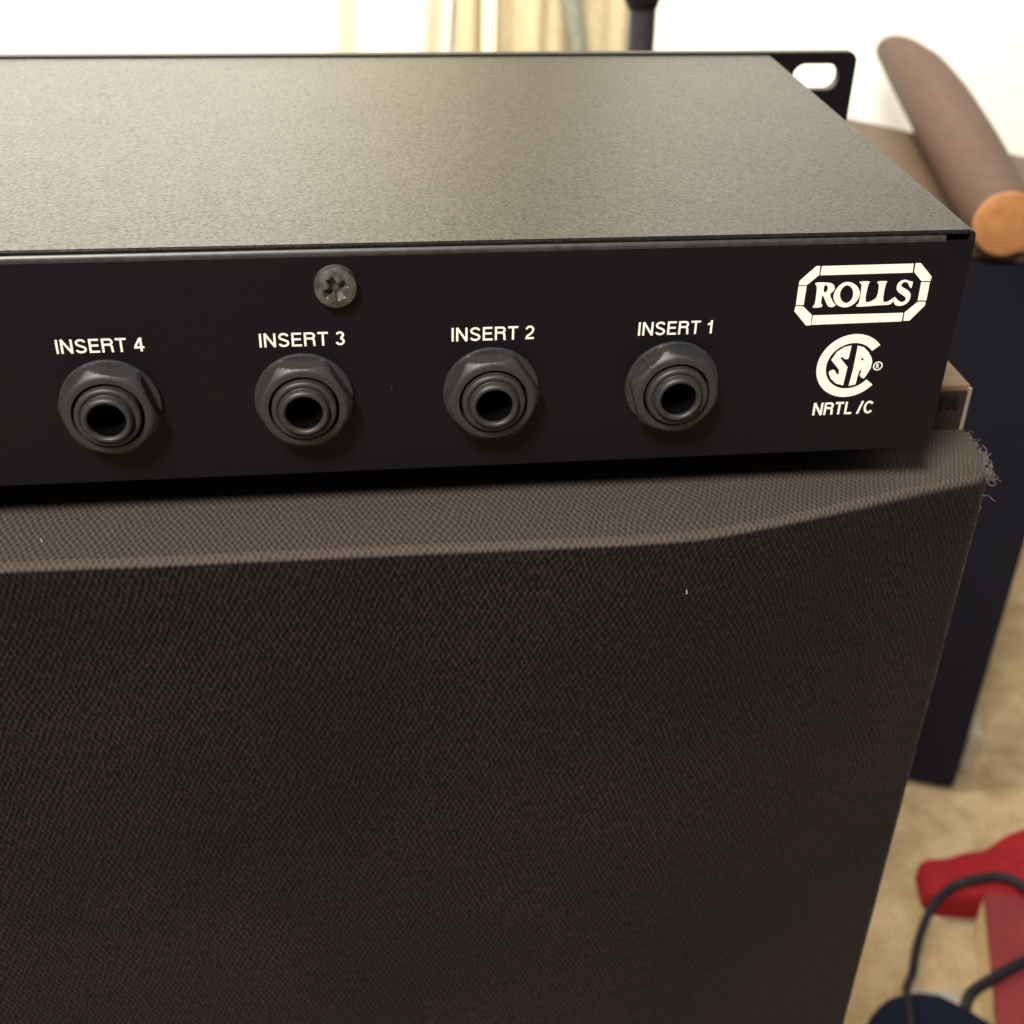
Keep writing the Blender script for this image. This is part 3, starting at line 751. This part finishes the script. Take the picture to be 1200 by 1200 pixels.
def pouch():
    """soft red canvas pouch: pillow outline with creases"""
    bm = bmesh.new()
    outl = spline([(219, 286), (222.5, 303), (224, 307.5), (228, 308), (243, 309), (268, 315), (297, 326), (340, 337), (358, 318), (345, 286), (318, 268), (288, 264), (258, 271), (240, 275), (225, 279), (219, 286)], 5)[:-1]
    c = Vector((290, 298, 0)); lay = [(1.0, 0), (1.01, 5), (1.005, 12), (.985, 16), (.94, 18), (.80, 19), (.62, 19.5), (.35, 20), (.12, 20.5)]
    rings = []
    for s, h in lay:
        ring = []
        for p in outl:
            q = c + (Vector((p.x, p.y, 0)) - c)*s
            hh = h*(0.95 + .2*noise.noise(Vector((q.x*.05, q.y*.05, 2)))) if h else 0
            ring.append(bm.verts.new((q.x, q.y, FLOOR - 2 + hh + (1.2*math.sin(q.x*.11 + q.y*.16) if h > 13 else 0))))
        rings.append(ring)
    k = len(outl)
    for a, b in zip(rings, rings[1:]):
        for i in range(k): bm.faces.new((a[i], a[(i+1) % k], b[(i+1) % k], b[i]))
    bm.faces.new(rings[-1]); bm.faces.new(rings[0][::-1])
    tag(link('pouch', mesh_from_bm(bm), M_red, smooth=60), 'bright red canvas pouch lying creased on the beige carpet', 'pouch')
pouch()

bk = empty('book', (290, 240, FLOOR))
tag(bk, 'dull red book with tan page edges lying under the black cable', 'book')
def bpoly(x0, x1, y0, y1):
    o = Vector((243, 268)); e = Vector((.94, -.342)); g = Vector((-.342, -.94))
    return [tuple(o + e*x + g*y) for x, y in ((x0, y0), (x1, y0), (x1, y1), (x0, y1))]
for z0, z1, e in ((FLOOR - 1, FLOOR + 1.5, 3), (FLOOR + 29.5, FLOOR + 32, 0)):
    bm = bmesh.new(); prism(bm, bpoly(e, 90 - e, e, 97 - e), z0, z1, bev=.6); link('cover', mesh_from_bm(bm), M_cover, bk, smooth=40)
bm = bmesh.new(); prism(bm, bpoly(1.2, 88, 1.2, 95.5), FLOOR + 1.55, FLOOR + 29.45); link('page_block', mesh_from_bm(bm), M_pages, bk)

cp = empty('cap', (205, 200, FLOOR))
tag(cp, 'dark navy cotton cap lying on the carpet in front of the red book', 'cap')
bm = bmesh.new(); rings = []; NA = 40
for s, h in ((1.0, 0), (1.01, 8), (.99, 18), (.95, 32), (.84, 41), (.64, 46), (.36, 49), (.12, 50)):
    rings.append([bm.verts.new((172 + 45*s*math.cos(2*math.pi*k/NA), 146 + 62*s*math.sin(2*math.pi*k/NA), FLOOR - 2 + h*(1 + .1*noise.noise(Vector((math.cos(2*math.pi*k/NA)*2, math.sin(2*math.pi*k/NA)*2, s*3)))))) for k in range(NA)])
for a, b in zip(rings, rings[1:]):
    for k in range(NA): bm.faces.new((a[k], a[(k+1) % NA], b[(k+1) % NA], b[k]))
bm.faces.new(rings[-1])
link('crown', mesh_from_bm(bm), M_cap, cp, smooth=60)
bm = bmesh.new()
g = []
for i in range(17):
    t = math.radians(-140 + 100*i/16); row = []
    for j in range(5):
        r = 1 + .75*j/4*math.sin(math.pi*i/16)**.6
        row.append(bm.verts.new((172 + 45*r*math.cos(t), 146 + 62*r*math.sin(t), FLOOR + 4 - 2*j/4)))
    g.append(row)
for a, b in zip(g, g[1:]):
    for j in range(4): bm.faces.new((a[j], a[j+1], b[j+1], b[j]))
bmesh.ops.solidify(bm, geom=list(bm.faces), thickness=2)
link('brim', mesh_from_bm(bm), M_cap, cp, smooth=60)

bm = bmesh.new()
pts = spline([(152, 160, -446.5), (161, 184, -452), (171, 206, -468), (182, 222, -484), (192, 236, -495), (204, 257, -495.5), (217, 273, -488), (227, 277, -477), (236, 276, -470), (254, 275.5, -467), (263, 269, -465), (267.5, 258, -465), (266, 237, -465), (254, 221, -465), (244, 215.5, -465), (231, 210.5, -465), (216, 204, -465), (203, 197, -464), (196, 188, -468)], 10)
add_tube(bm, pts, [1.9 + 1.2*min(1, i/80) for i in range(len(pts))], n=12)
tag(link('cable', mesh_from_bm(bm), M_rubber, smooth=60), 'black cable curled in a loop over the red pouch and book', 'cable')

bm = bmesh.new(); prism(bm, [(176, 190), (210, 188), (214, 222), (184, 227)], FLOOR + 1.5, FLOOR + 2.6, bev=.2)  # thin sheet added in place of a light strip on the carpet
tag(link('highlight_strip', mesh_from_bm(bm), mat('grey_white_highlight', (.27, .255, .23), .85), smooth=40), 'pale grey sheet added for the highlight on the carpet beside the navy cap', 'highlight_strip')
